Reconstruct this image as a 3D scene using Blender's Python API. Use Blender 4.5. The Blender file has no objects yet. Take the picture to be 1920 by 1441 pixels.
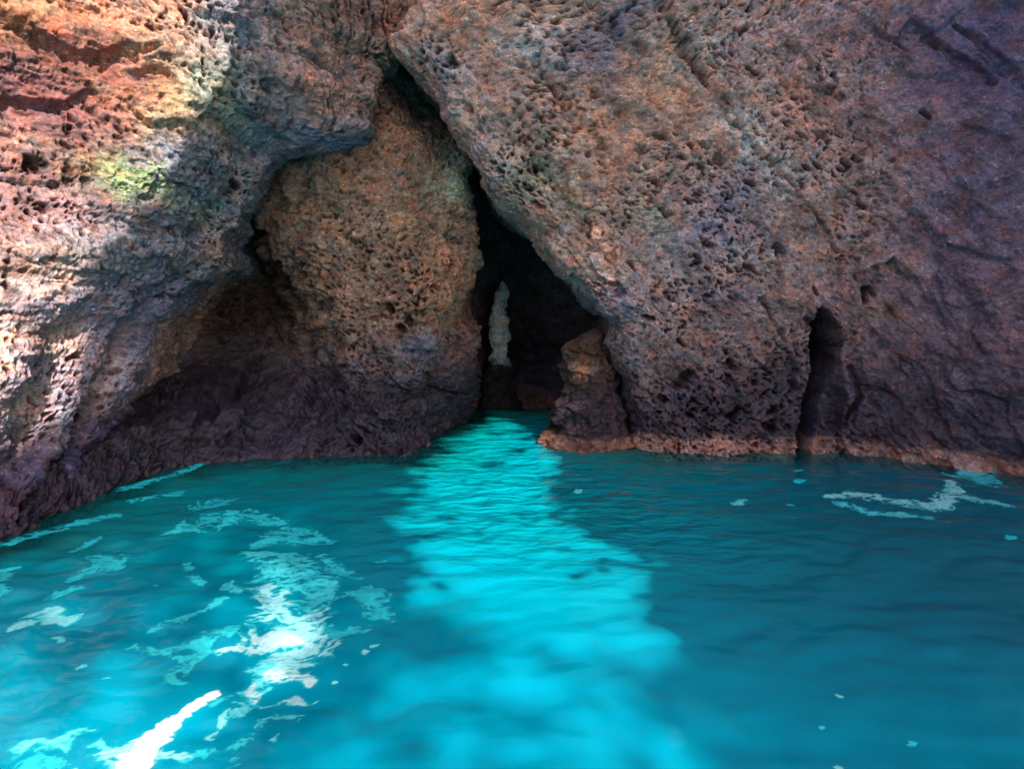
import bpy, math
import numpy as np
from math import radians as R, sin, cos, pi

# ------------------------------------------------------------------ camera, light, exposure
scene = bpy.context.scene
PITCH, HF, CZ = 8.0, 80.0, 2.5
FOC = 960 / math.tan(R(HF / 2))
cam_d = bpy.data.cameras.new('camera')
cam = bpy.data.objects.new('camera', cam_d)
scene.collection.objects.link(cam)
cam.location = (0, 0, CZ)
cam.rotation_euler = (R(90 - PITCH), 0, 0)
cam_d.sensor_fit = 'HORIZONTAL'
cam_d.angle = R(HF)
cam_d.clip_start = 0.05
cam_d.clip_end = 8000
scene.camera = cam

SUN_EL, SUN_AZ = 40.0, 25.0          # azimuth measured from behind the camera towards the right
L = np.array([sin(R(SUN_AZ)) * cos(R(SUN_EL)), -cos(R(SUN_AZ)) * cos(R(SUN_EL)), sin(R(SUN_EL))])
sun_d = bpy.data.lights.new('sun', 'SUN')
sun_d.energy = 3.9
sun_d.angle = R(0.22)
sun_d.color = (1.0, 0.93, 0.84)
sun = bpy.data.objects.new('sun', sun_d)
scene.collection.objects.link(sun)
sun.rotation_euler = (R(90 - SUN_EL), 0, R(SUN_AZ))
sun.location = (20, -40, 40)

world = bpy.data.worlds.new('World')
scene.world = world
world.use_nodes = True
wn = world.node_tree
wn.nodes.clear()
sky = wn.nodes.new('ShaderNodeTexSky')
sky.sky_type = 'NISHITA'
sky.sun_disc = False
sky.sun_elevation = R(SUN_EL)
sky.sun_rotation = R(180 - SUN_AZ)
sky.dust_density = 2.5
bg = wn.nodes.new('ShaderNodeBackground')
bg.inputs['Strength'].default_value = 0.15
wo = wn.nodes.new('ShaderNodeOutputWorld')
wn.links.new(sky.outputs[0], bg.inputs[0])
wn.links.new(bg.outputs[0], wo.inputs[0])

vs = scene.view_settings
vs.view_transform = 'Standard'
vs.look = 'None'
vs.gamma = 1
vs.exposure = 1.22
scene.cycles.max_bounces = 6
scene.cycles.diffuse_bounces = 4
scene.cycles.transparent_max_bounces = 12
scene.cycles.use_denoising = True

# ------------------------------------------------------------------ numeric helpers
cp, sp = cos(R(PITCH)), sin(R(PITCH))
def px2w(px, py, y):
    """photograph pixel and a depth y -> point in the world"""
    a = (px - 960) / FOC; b = (720 - py) / FOC
    d = np.array([a, cp + b * sp, -sp + b * cp])
    t = y / d[1]
    return np.array([0, 0, CZ]) + t * d
def px2water(px, py, z=0.0):
    a = (px - 960) / FOC; b = (720 - py) / FOC
    d = np.array([a, cp + b * sp, -sp + b * cp])
    t = (z - CZ) / d[2]
    return np.array([0, 0, CZ]) + t * d

def _h(x, y, z, s):
    n = (x * 374761393 + y * 668265263 + z * 2147483647 % 1274126177 + z * 1103515245 + s * 974634777) & 0xFFFFFFFF
    n = ((n ^ (n >> 13)) * 1274126177) & 0xFFFFFFFF
    n = ((n ^ (n >> 16)) * 2246822519) & 0xFFFFFFFF
    return (n ^ (n >> 15)) & 0xFFFFFFFF
_G = np.random.RandomState(7).normal(size=(256, 3)); _G /= np.linalg.norm(_G, axis=1)[:, None]
_G = _G.astype(np.float32)
def perlin(p, seed=0):
    p = np.asarray(p, dtype=np.float32)
    i = np.floor(p).astype(np.int64); f = p - i
    u = f * f * f * (f * (f * 6 - 15) + 10)
    out = np.zeros(len(p), np.float32)
    for dx in (0, 1):
        wx = u[:, 0] if dx else 1 - u[:, 0]
        for dy in (0, 1):
            wy = u[:, 1] if dy else 1 - u[:, 1]
            for dz in (0, 1):
                wz = u[:, 2] if dz else 1 - u[:, 2]
                g = _G[_h(i[:, 0] + dx, i[:, 1] + dy, i[:, 2] + dz, seed) & 255]
                d = g[:, 0] * (f[:, 0] - dx) + g[:, 1] * (f[:, 1] - dy) + g[:, 2] * (f[:, 2] - dz)
                out += wx * wy * wz * d
    return out * 1.6
def fbm(p, octs=4, seed=0, gain=0.5, ridged=False):
    a = 1.0; s = 0; n = 0; q = np.array(p, dtype=np.float32)
    for o in range(octs):
        v = perlin(q, seed + o * 17)
        if ridged: v = 1 - 2 * np.abs(v)
        s = s + a * v; n += a; a *= gain; q = q * 2.03 + 11.3
    return s / n
def worley2(u, v, seed=0, rmin=.12, rmax=.5, density=1.0):
    """scattered round pits: returns max over cells of pit profile 0..1 and the id of the nearest cell"""
    iu = np.floor(u).astype(np.int64); iv = np.floor(v).astype(np.int64)
    best = np.zeros(len(u), np.float32); f1 = np.full(len(u), 9., np.float32); cid = np.zeros(len(u), np.float32)
    for du in (-1, 0, 1):
        for dv in (-1, 0, 1):
            cu = iu + du; cv = iv + dv
            h1 = _h(cu, cv, 0 * cu + 3, seed); h2 = _h(cu, cv, 0 * cu + 5, seed + 1)
            ox = (h1 & 1023) / 1023.; oy = ((h1 >> 10) & 1023) / 1023.
            rr = ((h2 & 1023) / 1023.); keep = (((h2 >> 10) & 1023) / 1023.) < density
            ang = ((h2 >> 20) & 255) / 255. * 3.14; el = 1.0 + .45 * ((h1 >> 20) & 255) / 255.
            x = u - cu - ox; y = v - cv - oy
            ca, sa = np.cos(ang), np.sin(ang)
            xx = x * ca + y * sa; yy = (-x * sa + y * ca) * el
            d = np.sqrt(xx * xx + yy * yy)
            r = rmin + (rmax - rmin) * rr ** 2
            prof = np.clip((r - d) / (r * .32), 0, 1) * keep * (r / rmax) ** .7
            best = np.maximum(best, prof)
            d0 = np.sqrt(x * x + y * y)
            m = d0 < f1
            f1 = np.where(m, d0, f1); cid = np.where(m, (h2 & 1023) / 1023., cid)
    return best, f1, cid
def smooth(e0, e1, x):
    t = np.clip((x - e0) / (e1 - e0), 0, 1); return t * t * (3 - 2 * t)
def seg_dist(X, Y, pts):
    """distance from points to a polyline, and the interpolated third column (width) there"""
    pts = np.asarray(pts, float); best = np.full(X.shape, 1e9); w = np.zeros(X.shape)
    if len(pts) == 1: pts = np.vstack([pts, pts + [1e-3] + [0] * (pts.shape[1] - 1)] )if False else np.vstack([pts, pts])
    for a, b in zip(pts[:-1], pts[1:]):
        dx, dy = b[0] - a[0], b[1] - a[1]; l2 = dx * dx + dy * dy + 1e-12
        t = np.clip(((X - a[0]) * dx + (Y - a[1]) * dy) / l2, 0, 1)
        d = np.hypot(X - a[0] - t * dx, Y - a[1] - t * dy)
        m = d < best; best = np.where(m, d, best)
        if pts.shape[1] > 2: w = np.where(m, a[2] + t * (b[2] - a[2]), w)
    return best, w
def in_poly(X, Y, poly):
    poly = np.asarray(poly, float); ins = np.zeros(X.shape, bool)
    for (x1, y1), (x2, y2) in zip(poly, np.roll(poly, -1, axis=0)):
        c = ((y1 > Y) != (y2 > Y)) & (X < (x2 - x1) * (Y - y1) / (y2 - y1 + 1e-12) + x1)
        ins ^= c
    return ins
def sdf_poly(X, Y, poly):
    p = np.vstack([poly, poly[:1]]); d, _ = seg_dist(X, Y, p)
    return np.where(in_poly(X, Y, poly), d, -d)       # positive inside

def to_object(name, V, F, mat, parent=None, attrs=None, cols=None, smooth_shade=True):
    me = bpy.data.meshes.new(name)
    V = np.ascontiguousarray(V, np.float32); F = np.ascontiguousarray(F, np.int32)
    n = F.shape[1]
    me.vertices.add(len(V)); me.vertices.foreach_set('co', V.ravel())
    me.loops.add(F.size); me.loops.foreach_set('vertex_index', F.ravel())
    me.polygons.add(len(F)); me.polygons.foreach_set('loop_start', np.arange(0, F.size, n, dtype=np.int32))
    me.update(calc_edges=True)
    me.polygons.foreach_set('use_smooth', np.full(len(F), smooth_shade))
    for k, a in (attrs or {}).items():
        at = me.attributes.new(k, 'FLOAT', 'POINT'); at.data.foreach_set('value', np.asarray(a, np.float32))
    for k, c in (cols or {}).items():
        at = me.color_attributes.new(k, 'FLOAT_COLOR', 'POINT')
        c4 = np.ones((len(V), 4), np.float32); c4[:, :3] = c; at.data.foreach_set('color', c4.ravel())
    me.materials.append(mat)
    o = bpy.data.objects.new(name, me); scene.collection.objects.link(o)
    if parent: o.parent = parent
    return o
def grid_faces(nr, nc, wrap=False):
    i = np.arange(nr - 1)[:, None]; j = np.arange(nc if wrap else nc - 1)[None, :]; j2 = (j + 1) % nc
    return np.stack([i * nc + j, i * nc + j2, (i + 1) * nc + j2, (i + 1) * nc + j], -1).reshape(-1, 4)
def tag(o, label=None, cat=None, group=None, kind=None):
    if label: o['label'] = label
    if cat: o['category'] = cat
    if group: o['group'] = group
    if kind: o['kind'] = kind
    return o

# ------------------------------------------------------------------ materials
class NT:
    def __init__(s, name):
        s.m = bpy.data.materials.new(name); s.m.use_nodes = True; s.t = s.m.node_tree; s.t.nodes.clear()
    def n(s, typ, **kw):
        nd = s.t.nodes.new(typ)
        for k, v in kw.items():
            if k.startswith('i_'):
                key = k[2:].replace('_', ' ')
                nd.inputs[int(key) if key.isdigit() else key].default_value = v
            else: setattr(nd, k, v)
        return nd
    def l(s, a, b): s.t.links.new(a, b)
    def mix(s, fac, a, b, mode='MIX'):
        nd = s.n('ShaderNodeMix', data_type='RGBA', blend_type=mode)
        for sock, v in ((nd.inputs[0], fac), (nd.inputs[6], a), (nd.inputs[7], b)):
            if hasattr(v, 'is_linked'): s.l(v, sock)
            else: sock.default_value = v
        return nd.outputs[2]
    def math(s, op, a, b=0.0, clamp=False):
        nd = s.n('ShaderNodeMath', operation=op, use_clamp=clamp)
        for sock, v in ((nd.inputs[0], a), (nd.inputs[1], b)):
            if hasattr(v, 'is_linked'): s.l(v, sock)
            else: sock.default_value = v
        return nd.outputs[0]
    def ramp(s, v, stops):
        nd = s.n('ShaderNodeValToRGB'); s.l(v, nd.inputs[0]); e = nd.color_ramp.elements
        while len(e) < len(stops): e.new(.5)
        for el, (p, c) in zip(e, stops):
            el.position = p; el.color = (c, c, c, 1) if not isinstance(c, tuple) else (*c, 1)
        return nd.outputs[0]

def rock_material():
    k = NT('weathered_volcanic_rock')
    tc = k.n('ShaderNodeNewGeometry').outputs['Position']
    tint = k.n('ShaderNodeAttribute', attribute_name='tint').outputs['Color']
    wet = k.n('ShaderNodeAttribute', attribute_name='wet').outputs['Fac']
    mp = k.n('ShaderNodeMapping'); k.l(tc, mp.inputs[0]); mp.inputs['Scale'].default_value = (1, 1, 1.25)
    def noise(sc, det=5, rough=.6, vec=mp.outputs[0]):
        nd = k.n('ShaderNodeTexNoise', i_Scale=sc, i_Detail=det, i_Roughness=rough); k.l(vec, nd.inputs['Vector']); return nd
    vor = k.n('ShaderNodeTexVoronoi', i_Scale=11.0, i_Randomness=1.0)
    warp = noise(5, 3).outputs['Color']
    addv = k.n('ShaderNodeVectorMath', operation='MULTIPLY_ADD'); k.l(warp, addv.inputs[0])
    addv.inputs[1].default_value = (.25, .25, .25); k.l(mp.outputs[0], addv.inputs[2])
    k.l(addv.outputs[0], vor.inputs['Vector'])
    sepc = k.n('ShaderNodeSeparateColor'); k.l(vor.outputs['Color'], sepc.inputs[0])
    # clast colours: grey, rusty, tan, bluish
    clast = k.ramp(sepc.outputs[0], [(0, (.50, .52, .60)), (.25, (1.15, .90, .78)), (.45, (.74, .84, .98)), (.62, (1.35, 1.0, .80)), (.8, (1.2, 1.22, 1.18)), (1, (.55, .46, .48))])
    c = k.mix(.62, tint, clast, 'MULTIPLY')
    n1 = k.ramp(noise(2.2, 6).outputs[0], [(.32, .62), (.5, 1.0), (.68, 1.45)])
    c = k.mix(1, c, n1, 'MULTIPLY')
    n2 = k.ramp(noise(26, 5, .7).outputs[0], [(.3, .5), (.5, 1.0), (.7, 1.6)])
    c = k.mix(.9, c, n2, 'MULTIPLY')
    hue = noise(3.7, 4).outputs[0]
    c = k.mix(k.ramp(hue, [(.5, 0.), (.62, .7)]), c, k.mix(1, c, (1.3, .90, .68, 1), 'MULTIPLY'))
    hue2 = noise(4.6, 4).outputs[0]
    c = k.mix(k.ramp(hue2, [(.52, 0.), (.64, .75)]), c, k.mix(1, c, (.72, .98, 1.15, 1), 'MULTIPLY'))
    fl = noise(17, 2, .5).outputs[0]
    c = k.mix(k.ramp(fl, [(.63, 0.), (.69, .7)]), c, k.mix(1, c, (2.3, 2.1, 1.9, 1), 'MULTIPLY'))
    pit_shade = k.n('ShaderNodeAttribute', attribute_name='pit_shade').outputs['Fac']
    c = k.mix(pit_shade, c, k.mix(1, c, (.30, .23, .24, 1), 'MULTIPLY'))  # shade inside the pits painted as a dark multiply
    c = k.mix(1, c, (1.52, 1.53, 1.62, 1), 'MULTIPLY')
    wetc = k.mix(1, c, (.46, .46, .56, 1), 'MULTIPLY')
    c = k.mix(wet, c, wetc)
    b = k.n('ShaderNodeBsdfPrincipled'); k.l(c, b.inputs['Base Color'])
    rg = k.n('ShaderNodeMapRange'); k.l(wet, rg.inputs[0]); rg.inputs[3].default_value = .85; rg.inputs[4].default_value = .42
    k.l(rg.outputs[0], b.inputs['Roughness'])
    b.inputs['Specular IOR Level'].default_value = .25
    bn = noise(38, 6, .75).outputs[0]; bn2 = noise(9, 5, .7).outputs[0]
    hgt = k.math('ADD', k.math('MULTIPLY', bn, .35), k.math('MULTIPLY', bn2, .8))
    hgt = k.math('ADD', hgt, k.math('MULTIPLY', vor.outputs['Distance'], -.5))
    bu = k.n('ShaderNodeBump', i_Strength=.7, i_Distance=.04); k.l(hgt, bu.inputs['Height'])
    k.l(bu.outputs[0], b.inputs['Normal'])
    o = k.n('ShaderNodeOutputMaterial'); k.l(b.outputs[0], o.inputs[0])
    return k.m
ROCK = rock_material()

def water_material():
    k = NT('turquoise_sea_water')
    pos = k.n('ShaderNodeNewGeometry').outputs['Position']
    mp = k.n('ShaderNodeMapping'); k.l(pos, mp.inputs[0]); mp.inputs['Scale'].default_value = (1, 1.9, 1)
    col = k.n('ShaderNodeAttribute', attribute_name='body').outputs['Color']
    b = k.n('ShaderNodeBsdfPrincipled'); k.l(col, b.inputs['Base Color'])
    b.inputs['Roughness'].default_value = .04
    b.inputs['IOR'].default_value = 1.33
    b.inputs['Specular IOR Level'].default_value = .2
    b.inputs['Subsurface Weight'].default_value = .6
    b.inputs['Subsurface Radius'].default_value = (.05, .55, .8)
    b.inputs['Subsurface Scale'].default_value = .05
    def noise(sc, det, rough=.5):
        nd = k.n('ShaderNodeTexNoise', i_Scale=sc, i_Detail=det, i_Roughness=rough); k.l(mp.outputs[0], nd.inputs['Vector']); return nd.outputs[0]
    rip = k.n('ShaderNodeAttribute', attribute_name='ripple').outputs['Fac']
    h = k.math('ADD', k.math('MULTIPLY', noise(2.3, 2), 1.0), k.math('MULTIPLY', noise(7, 2), .22))
    bu = k.n('ShaderNodeBump', i_Distance=.34); k.l(h, bu.inputs['Height']); k.l(rip, bu.inputs['Strength'])
    k.l(bu.outputs[0], b.inputs['Normal'])
    tr = k.n('ShaderNodeBsdfTransparent'); tr.inputs[0].default_value = (.55, .80, .80, 1)
    mx = k.n('ShaderNodeMixShader')
    sh = k.n('ShaderNodeAttribute', attribute_name='shallow').outputs['Fac']
    k.l(sh, mx.inputs[0]); k.l(b.outputs[0], mx.inputs[1]); k.l(tr.outputs[0], mx.inputs[2])
    o = k.n('ShaderNodeOutputMaterial'); k.l(mx.outputs[0], o.inputs[0])
    return k.m
WATER = water_material()

def foam_material():
    k = NT('sea_foam_bubbles')
    pos = k.n('ShaderNodeNewGeometry').outputs['Position']
    d = k.n('ShaderNodeAttribute', attribute_name='cover').outputs['Fac']
    w = k.n('ShaderNodeAttribute', attribute_name='froth').outputs['Fac']
    c = k.ramp(w, [(0, (.0, .56, .66)), (.4, (.02, .74, .82)), (.75, (.34, .86, .90)), (1, (.92, .95, .95))])
    nz = k.n('ShaderNodeTexNoise', i_Scale=22, i_Detail=5, i_Roughness=.7); k.l(pos, nz.inputs['Vector'])
    b = k.n('ShaderNodeBsdfPrincipled'); k.l(c, b.inputs['Base Color']); b.inputs['Roughness'].default_value = .6
    bu = k.n('ShaderNodeBump', i_Strength=.6, i_Distance=.02); k.l(nz.outputs[0], bu.inputs['Height']); k.l(bu.outputs[0], b.inputs['Normal'])
    tr = k.n('ShaderNodeBsdfTransparent')
    a = k.math('MULTIPLY', d, k.ramp(nz.outputs[0], [(.3, .65), (.6, 1.)]), clamp=True)
    mx = k.n('ShaderNodeMixShader'); k.l(a, mx.inputs[0]); k.l(tr.outputs[0], mx.inputs[1]); k.l(b.outputs[0], mx.inputs[2])
    o = k.n('ShaderNodeOutputMaterial'); k.l(mx.outputs[0], o.inputs[0])
    return k.m
FOAM = foam_material()

def plain_rock(name, c0, c1):
    k = NT(name)
    pos = k.n('ShaderNodeNewGeometry').outputs['Position']
    nz = k.n('ShaderNodeTexNoise', i_Scale=6, i_Detail=7, i_Roughness=.7); k.l(pos, nz.inputs['Vector'])
    c = k.ramp(nz.outputs[0], [(.35, c0), (.62, c1)])
    b = k.n('ShaderNodeBsdfPrincipled'); k.l(c, b.inputs['Base Color']); b.inputs['Roughness'].default_value = .85
    bu = k.n('ShaderNodeBump', i_Strength=.8, i_Distance=.06); k.l(nz.outputs[0], bu.inputs['Height']); k.l(bu.outputs[0], b.inputs['Normal'])
    o = k.n('ShaderNodeOutputMaterial'); k.l(b.outputs[0], o.inputs[0])
    return k.m
PALE = plain_rock('pale_mineral_crust', (.20, .24, .22), (.85, .88, .86))
MOSS = plain_rock('yellow_green_lichen', (.16, .23, .10), (.38, .45, .20))
SEABED = plain_rock('sandy_seabed', (.06, .12, .11), (.14, .22, .18))

# ------------------------------------------------------------------ colour of the rock (large patches), some with light
# patches: (pixel x, pixel y, depth, radius in metres x, z, colour, strength)
def S(r, g, b, k=1.0):
    f = lambda v: ((v / 255 + .055) / 1.055) ** 2.4 if v > 10 else v / 255 / 12.92
    return np.array([f(r), f(g), f(b)]) * k
BASE = S(158, 128, 114)
ORANGE = S(178, 130, 102); GREY = S(122, 124, 128); BLUE = S(98, 116, 150); GREEN = S(128, 142, 118)
PURPLE = S(116, 84, 100); PALEC = S(196, 196, 190); DARK = S(82, 68, 66); RED = S(132, 78, 62); TAN = S(196, 164, 132)
NAVY = S(74, 82, 112); MAUVE = S(112, 98, 112); CREAM = S(212, 172, 138)
def paint(V, patches, base=BASE, seed=0):
    col = np.tile(base, (len(V), 1))
    wx = V[:, 0] + .55 * fbm(V * .9, 3, seed + 50); wz = V[:, 2] + .55 * fbm(V * .9 + 7, 3, seed + 60)
    for (px, py, y, rx, rz, c, s, *ang) in patches:
        p = px2w(px, py, y); dx = wx - p[0]; dz = wz - p[2]
        if ang:
            a = R(ang[0]); dx, dz = dx * cos(a) + dz * sin(a), -dx * sin(a) + dz * cos(a)
        d = (dx / rx) ** 2 + (dz / rz) ** 2
        w = (s * np.exp(-d * 1.2))[:, None]
        col = col * (1 - w) + c * w
    return col

# ------------------------------------------------------------------ lofted rock bodies
def loft(rails, ncols, zs, jag=0.0):
    """rails: list of [(px,py,y)...] or ('w', [(x,y,z)...]); a column of points per arc position, a row per height"""
    XY = []
    for r in rails:
        P = np.array(r[1], float) if r[0] == 'w' else np.array([px2w(*q) for q in r])
        P = P[np.argsort(P[:, 2])]
        XY.append((np.interp(zs, P[:, 2], P[:, 0]), np.interp(zs, P[:, 2], P[:, 1])))
    X = np.array([a for a, b in XY]); Y = np.array([b for a, b in XY])      # rail x row
    z3 = np.stack([0 * zs, 0 * zs + len(rails), zs], 1)
    X = X + jag * (1.3 * fbm(z3 * 1.1, 4, 5, .6) + .5 * fbm(z3 * 4.5, 2, 6))[None]; Y = Y + .6 * jag * fbm(z3 * 1.3 + 40, 3, 7, .6)[None]
    ncols = [int(m * 1.15) for m in ncols]
    n = len(rails); t = []
    for k, m in enumerate(ncols): t += list(k + np.arange(m) / m)
    t.append(n - 1); t = np.array(t)
    i = np.clip(t.astype(int), 0, n - 2); f = (t - i)[:, None]
    def cr(A):      # soft Catmull-Rom through the rails
        A = np.vstack([2 * A[:1] - A[1:2], A, 2 * A[-1:] - A[-2:-1]])
        p0, p1, p2, p3 = A[i], A[i + 1], A[i + 2], A[i + 3]
        m1 = (p2 - p0) * .30; m2 = (p3 - p1) * .30
        return (2*f**3-3*f**2+1)*p1 + (f**3-2*f**2+f)*m1 + (-2*f**3+3*f**2)*p2 + (f**3-f**2)*m2
    gx, gy = cr(X).T, cr(Y).T                                               # row x col
    gz = np.repeat(zs[:, None], gx.shape[1], 1)
    P = np.stack([gx, gy, gz], -1)
    return P
def normals(P):
    du = np.gradient(P, axis=1); dv = np.gradient(P, axis=0)
    n = np.cross(du, dv); n /= np.linalg.norm(n, axis=2)[..., None] + 1e-9
    return n
def blur(A, k):
    for ax in (0, 1):
        c = np.cumsum(np.concatenate([np.repeat(np.take(A, [0], ax), k + 1, ax), A, np.repeat(np.take(A, [-1], ax), k, ax)], ax), ax)
        n = A.shape[ax]
        A = (np.take(c, range(2 * k + 1, 2 * k + 1 + n), ax) - np.take(c, range(0, n), ax)) / (2 * k + 1)
    return A
SD = np.array([.62, 0, -.78])     # strata run down to the right
SN = np.array([.78, 0, .62])
def rockify(P, seed, big=.22, pit=1.0, flake=.03, strata=.10, blocks=.16, lump=1.0, pit_fade=None, grooves=(), bulges=(), pit_density=.75):
    """adds relief to a lofted sheet; the normal of P must point out of the rock"""
    nr, nc, _ = P.shape
    P = blur(P.copy(), 5)
    N = normals(P); V = P.reshape(-1, 3); n0 = blur(N, 6).reshape(-1, 3); n0 /= np.linalg.norm(n0, axis=1)[:, None]
    du = np.linalg.norm(np.diff(P, axis=1, prepend=P[:, :1]), axis=2).cumsum(1).ravel()
    dv = np.linalg.norm(np.diff(P, axis=0, prepend=P[:1]), axis=2).cumsum(0).ravel()
    h = big * fbm(V * .55, 3, seed)
    h += lump * .13 * fbm(V * 1.7 + 3, 4, seed + 1, .6) + lump * .05 * fbm(V * 4.3, 3, seed + 8, .6, ridged=True)
    # blocky fractured relief
    s = V @ SN; d = V @ SD
    q = np.stack([s * 1.9, d * .45, V[:, 1] * .9], 1)
    st = fbm(q, 4, seed + 2, .55, ridged=True)
    h += strata * (st - .2)
    w = V + .12 * np.stack([perlin(V * 2.3, seed + 3), perlin(V * 2.3 + 5, seed + 4), perlin(V * 2.3 + 9, seed + 5)], 1)
    _, f1, cid = worley2((w @ SN) * 2.6, (w @ SD) * 1.7, seed + 11, .1, .2)
    h += blocks * (cid - .5) * smooth(.8, .55, f1)
    # thin flaky ledges lying nearly flat
    fl = fbm(np.stack([V[:, 0] * 3.5, V[:, 1] * 3.5, V[:, 2] * 13 + V[:, 0] * 2], 1), 3, seed + 6, .6)
    h += flake * fl
    h += .022 * fbm(V * 14, 3, seed + 7, .6)
    pits = np.zeros(len(V)); fade = 1.0 if pit_fade is None else .12 + .88 * smooth(pit_fade[1], pit_fade[0], V[:, 0])
    for (px, py) in (): pass
    for g in grooves:                       # (points px,py,width m), depth y used to place them, depth m
        pts, y, dep, rag = g
        W = [(*px2w(a, b, y)[[0, 2]], c) for a, b, c in pts]
        jx = V[:, 0] + rag * fbm(V * 3.1, 3, seed + 21); jz = V[:, 2] + rag * fbm(V * 3.1 + 4, 3, seed + 22)
        dd, ww = seg_dist(jx, jz, W)
        h -= dep * smooth(1.0, .45, dd / (ww + 1e-6))
    for (px, py, y, rx, rz, a) in bulges:
        c = px2w(px, py, y)
        h += a * np.exp(-(((V[:, 0] - c[0]) / rx) ** 2 + ((V[:, 2] - c[2]) / rz) ** 2))
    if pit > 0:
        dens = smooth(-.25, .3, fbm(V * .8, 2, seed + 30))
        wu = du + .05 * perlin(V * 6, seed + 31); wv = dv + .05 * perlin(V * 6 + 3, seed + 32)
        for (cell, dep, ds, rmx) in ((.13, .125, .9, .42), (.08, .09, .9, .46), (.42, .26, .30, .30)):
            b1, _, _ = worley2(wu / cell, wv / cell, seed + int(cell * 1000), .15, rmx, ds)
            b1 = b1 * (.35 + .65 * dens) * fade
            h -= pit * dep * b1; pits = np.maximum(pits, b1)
    h = h.astype(np.float32)
    out = V + n0 * h[:, None]
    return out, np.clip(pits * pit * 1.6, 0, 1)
def wetness(V, top, seed):
    return smooth(top + .5, top - .6, V[:, 2] + .5 * fbm(V * 1.3, 3, seed))
def band(V, col, zc, half, c, seed, strength=1.0, xmin=None):
    """coralline algae line just above the water"""
    z = V[:, 2] + .13 * fbm(V * 2.8, 4, seed, .65)
    w = smooth(zc + half, zc + half * .5, z) * strength
    w *= .55 + .45 * smooth(-.3, .2, fbm(V * 5, 3, seed + 3))
    if xmin is not None: w = w * smooth(xmin - .4, xmin + .2, V[:, 0])
    return col * (1 - w[:, None]) + c * w[:, None]

Z_VIS = np.arange(-1.3, 8.6, .017)
Z_TOP = 8.6 + np.cumsum(np.linspace(.03, .5, 34))
ZS = np.concatenate([Z_VIS, Z_TOP])
def under(P, a=.45):
    """rock spreads out below the water"""
    z = P[..., 2]; P = P.copy(); P[..., 1] -= a * np.clip(-z, 0, 2) ** 1.0
    return P
def build_rock(name, rails, ncols, seed, patches, wet_top=1.2, flip=False, algae=None, base=BASE, zs=ZS, uf=.45, jag=0.0, dark_low=None, **kw):
    P = under(loft(rails, ncols, zs, jag), uf)
    nr, nc, _ = P.shape
    if flip:
        P = P[:, ::-1]
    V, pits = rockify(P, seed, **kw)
    col = paint(V, patches, base, seed)
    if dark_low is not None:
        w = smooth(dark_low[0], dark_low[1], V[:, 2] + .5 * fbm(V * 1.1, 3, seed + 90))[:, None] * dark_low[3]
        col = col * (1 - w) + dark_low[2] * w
    if algae: col = band(V, col, 0, algae[0], algae[1], seed, algae[2], algae[3] if len(algae) > 3 else None)
    o = to_object(name, V, grid_faces(nr, nc), ROCK, attrs={'wet': wetness(V, wet_top, seed), 'pit_shade': pits}, cols={'tint': np.clip(col, 0, .9)})
    return o, V.reshape(nr, nc, 3)

bodies = []
# right-hand cliff: from deep in the cave, round the slanting lip, along the face
edge = [(860,-300,10.3),(830,-60,10.3),(800,0,10.3),(765,45,10.3),(742,82,10.3),(770,110,10.3),(800,160,10.3),(825,200,10.3),(850,235,10.3),(885,290,10.3),(900,310,10.3),(930,352,10.3),(975,392,10.3),(1010,425,10.25),(1050,482,10.2),(1085,525,10.2),(1110,560,10.2),(1160,600,10.2),(1158,650,10.2),(1175,700,10.2),(1184,740,10.2),(1192,790,10.2),(1195,840,10.2)]
def shift(r, dpx, dy):
    return [(a + dpx, b, y + dy) for a, b, y in r]
def wshift(r, dx, dy):
    return ('w', [tuple(px2w(*q) + np.array([dx, dy, 0])) for q in r])
right_rails = [
    wshift(edge, .9, 9.0), wshift(edge, .35, 4.5), wshift(edge, .12, 1.6), wshift(edge, -.02, .5), edge, wshift(edge, .16, -.28), wshift(edge, .55, -.42),
    [(1330,-300,10.4),(1330,0,10.2),(1330,300,9.9),(1330,600,9.75),(1330,850,9.75)],
    [(1560,-300,10.3),(1560,0,10.1),(1560,400,9.7),(1560,850,9.65)],
    [(1740,-300,9.9),(1740,0,9.7),(1740,400,9.3),(1740,865,9.2)],
    [(1950,-300,9.2),(1950,0,9.1),(1950,500,8.5),(1950,895,8.35)],
    ('w', [(11,6.5,0),(12,7.5,10)]), ('w', [(13.5,2,0),(14.5,3,10)]),
]
ncr = [50, 60, 55, 30, 22, 28, 70, 110, 90, 90, 90, 30]
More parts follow.
